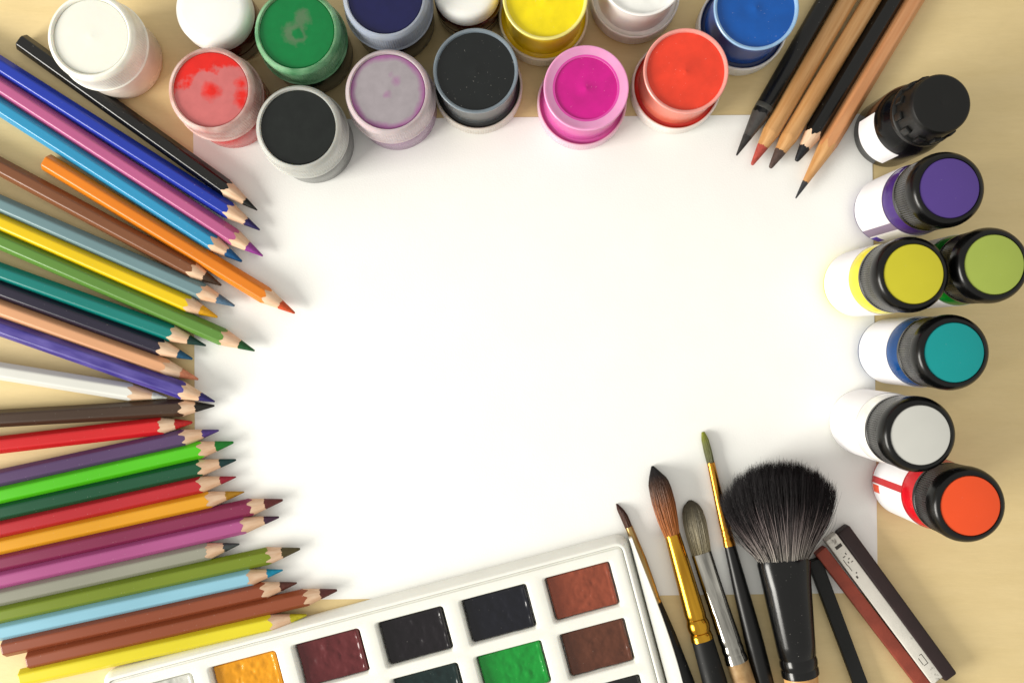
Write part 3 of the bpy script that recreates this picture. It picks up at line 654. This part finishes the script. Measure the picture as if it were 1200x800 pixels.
def mop():
    root = thing('mop_brush', 'big fluffy black fan shaped mop brush with glossy black ferrule', 'brush', P(942, 830) + Vector((0, 0, PT)), 0, BR)
    fer = mat('black_gloss_ferrule', C(9,9,10), rough=0.18, var=0.2, coat=0.0, speck=0.2, spec=0.35)
    hw = mat('honey_wood_handle', C(226,176,112), rough=0.4, scale=300, col2=C(208,152,90), coat=0.2)
    def sp(lst):
        out = []
        for x, y, hw_, hz in lst:
            z = PT + hz * MM; out.append((P(x, y, z), hw_ * K * (H - z) / H, hz * MM))
        return out
    F_ = [(918.5,657,31,8.6),(918.6,659,31.2,9.0),(922,685,28.5,8.8),(932,752,23,8.4),(934,766,22,8.2),(934.5,768,21,7.8),(935,770.5,21.2,8.0),(935.4,773,22,8.3),(936,777,22.2,8.3),(936.3,779,21.2,7.9),(936.8,781.5,21.2,7.9),(937.1,784,22,8.2),(938,789.5,21.8,8.1)]
    sweep('ferrule', sp(F_), fer, root, seg=48, angle=45)
    sweep('handle', sp([(938,788.5,20,7.6),(941,815,19,7.4),(945,850,18,7.2)]), hw, root, seg=36)
    rnd = random.Random(11)
    zc = PT + 9.0 * MM
    O = P(918.6, 661, zc); fwd = (P(909, 545, zc) - O).normalized(); side = Vector((fwd.y, -fwd.x, 0)); up = Vector((0, 0, 1))
    sc = K * (H - zc) / H
    NP = 10
    def hair(u, wv, extra=1.0, jl=0.0):
        # u,wv in [-1,1] across the ferrule mouth
        tipl = u * 68; fw = (119 - 40 * abs(u) ** 2.6) * extra + jl
        tipz = wv * 12.5 * (1 - 0.25 * u * u)
        pts = []
        for i in range(NP):
            t = i / (NP - 1)
            la = lerp(u * 28, tipl, math.sin(t * PI / 2) ** 1.4); z = lerp(wv * 7.6, tipz, math.sin(t * PI / 2))
            f_ = fw * t
            pts.append((la, f_, z))
        return pts
    base = (0.0042, 0.0034, 0.0037)
    def gen(k):
        r_ = math.sqrt(rnd.random()); th = rnd.uniform(0, 2 * PI); u = r_ * math.cos(th); wv = r_ * math.sin(th)
        if rnd.random() < 0.45: wv = abs(wv); 
        stray = rnd.random() < 0.05
        dome = 1 - 0.10 * wv * wv
        jl = rnd.gauss(-1, 3.0) + (rnd.uniform(-28, 4) if rnd.random() < 0.12 else 0); du = rnd.gauss(0, 0.035) + 0.03 * math.sin(u * 23) + 0.02 * math.sin(u * 61 + wv * 9) + (rnd.uniform(-0.16, 0.16) if stray else 0)
        p = hair(u, wv, dome, jl); ph = rnd.uniform(0, 6); am = rnd.uniform(0.0, 2.2)
        g = rnd.uniform(0.5, 1.6); grey = rnd.random() < 0.62; gt = rnd.uniform(0.4, 0.78); gb = rnd.uniform(0.5, 1.7)
        pts = []; cl = []
        for i, (la, f_, z) in enumerate(p):
            t = i / (NP - 1)
            q = O + fwd * (f_ * sc) + side * ((la + du * 62 * t * t + am * math.sin(ph + t * 5) * t) * sc) + up * (z * MM)
            q.z = max(q.z, PT + 0.0004)
            pts.append(q)
            b0 = tuple(x * g for x in base)
            if grey and t < gt: b0 = tuple(lerp(x, y * gb, (1 - t / gt) ** 0.7) for x, y in zip(b0, (0.40, 0.375, 0.325)))  # greyish highlight of the black hair, painted as a gradient towards the roots
            cl.append((b0[0] * (1 + 0.35 * t), b0[1], b0[2] * (1 + 0.25 * t), 1))
        return pts, cl
    strands('bristles', gen, 8500, attr_mat('black_hair', rough=0.5, spec=0.2), root, 0.00008)
    # dense heart of the tuft
    V = []; F = []; cols = []; nu, nv = 24, 12; inv = root.matrix_basis.inverted()
    secs = []
    for i in range(nv + 1):
        t = i / nv
        la = lerp(27, 60, t ** 0.8) * (1 if t < 0.8 else math.sqrt(max(0.02, 1 - ((t - 0.8) / 0.22) ** 2))); hz = lerp(7.0, 10.0, math.sin(t * PI / 2)) * (1 if t < 0.7 else math.sqrt(max(0.02, 1 - ((t - 0.7) / 0.32) ** 2)))
        secs.append((O + fwd * (102 * t * sc), la * sc, min(hz, 8.6) * MM))
    sweep('bristle_core', secs, mat('dark_tuft', (0.012, 0.011, 0.011, 1), rough=0.8, spec=0.2), root, seg=32)
mop()

def stick(name, label, cat, p0, p1, wpx, hz, m, bev=0.5, group=None, z0=0.0, marks=False):
    zt = PT + hz * MM
    a, b = P(p0[0], p0[1], zt), P(p1[0], p1[1], zt); d = b - a; L_ = d.length
    a.z = PT + z0
    o = box(name, L_, wpx * K * (H - zt) / H, 0, hz * MM, m, None, bev=bev * MM, cx=L_ / 2, seg=3)
    o.location = a; o.rotation_euler.z = math.atan2(d.y, d.x)
    o['label'] = label; o['category'] = cat
    if group: o['group'] = group
    return o
stick('charcoal_stick', 'thin flat black charcoal stick beside the mop brush', 'charcoal', (955,656), (1027,848), 16.0, 4.0, mat('charcoal_black', C(20,21,20), rough=0.6, var=0.25, scale=200, bump=0.2, bscale=500), bev=0.4)
CG = 'square chalk sticks lying side by side'
stick('chalk_stick', 'brick red square chalk stick beside the white one', 'chalk', (962,645), (1102,827), 15.0, 5.2, mat('sanguine', C(146,66,50), rough=0.62, var=0.15, scale=150, bump=0.25, bscale=500), bev=0.5, group=CG)
def white_chalk_mat():
    m = mat('white_chalk', C(226,222,212), rough=0.7, var=0.04, scale=150, bump=0.2, bscale=500)
    nt = m.node_tree; N = nt.nodes; L = nt.links; b = N['Principled BSDF']
    src = b.inputs['Base Color'].links[0].from_socket
    tc = N.new('ShaderNodeTexCoord'); n = N.new('ShaderNodeTexNoise'); n.inputs['Scale'].default_value = 420; n.inputs['Detail'].default_value = 5; L.new(tc.outputs['Object'], n.inputs[0])
    sp = N.new('ShaderNodeSeparateXYZ'); L.new(tc.outputs['Object'], sp.inputs[0])
    # smudges are thick at the two ends of the stick and rare between
    r1 = N.new('ShaderNodeMapRange'); r1.inputs[1].default_value = 0.012; r1.inputs[2].default_value = 0.0; L.new(sp.outputs[0], r1.inputs[0])
    r2 = N.new('ShaderNodeMapRange'); r2.inputs[1].default_value = 0.064; r2.inputs[2].default_value = 0.076; L.new(sp.outputs[0], r2.inputs[0])
    ad = N.new('ShaderNodeMath'); ad.operation = 'MAXIMUM'; L.new(r1.outputs[0], ad.inputs[0]); L.new(r2.outputs[0], ad.inputs[1])
    ml = N.new('ShaderNodeMath'); ml.operation = 'MULTIPLY_ADD'; ml.inputs[1].default_value = 0.16; L.new(ad.outputs[0], ml.inputs[0]); L.new(n.outputs[0], ml.inputs[2])
    r3 = N.new('ShaderNodeMapRange'); r3.inputs[1].default_value = 0.68; r3.inputs[2].default_value = 0.80; r3.inputs[4].default_value = 0.8; L.new(ml.outputs[0], r3.inputs[0])
    mx = N.new('ShaderNodeMix'); mx.data_type = 'RGBA'; mx.inputs[7].default_value = C(84,78,70); L.new(src, mx.inputs[6]); L.new(r3.outputs[0], mx.inputs[0]); L.new(mx.outputs[2], b.inputs['Base Color'])
    return m
wc = stick('chalk_stick', 'smudged white square chalk stick between the red and dark brown ones', 'chalk', (974,629.5), (1099.5,797.5), 15.6, 6.0, white_chalk_mat(), bev=0.5, group=CG)
ink = mat('stamped_ink', C(70,66,60), rough=0.7, var=0.3)
rnd = random.Random(4)
for x, y, sx, sy in ((5.0,0.3,1.5,3.2),(9.3,0.9,0.9,0.5),(10.0,-0.5,0.4,1.2),(11.8,0.7,0.5,0.8),(13.0,-0.4,0.9,0.4),(13.6,1.1,0.4,0.9),(12.4,-1.6,3.2,0.3),(15.4,-1.4,3.0,0.28),(18.6,-0.3,0.6,0.6),(20.3,-1.2,1.2,0.8),(65.5,1.1,4.6,0.3),(65.8,-1.0,3.6,0.3),(68.0,0.2,0.3,2.2),(63.2,0.5,0.3,1.0)):
    g = box('stamp_mark', sx * MM, sy * MM, 5.985 * MM, 6.02 * MM, ink, wc, cx=x * MM, cy=y * MM)
stick('chalk_stick', 'dark chocolate brown square chalk stick beside the white one', 'chalk', (988.5,620), (1115.5,794), 17.0, 6.4, mat('bistre', C(44,29,29), rough=0.55, var=0.12, scale=150, bump=0.15, bscale=500), bev=1.0, group=CG)
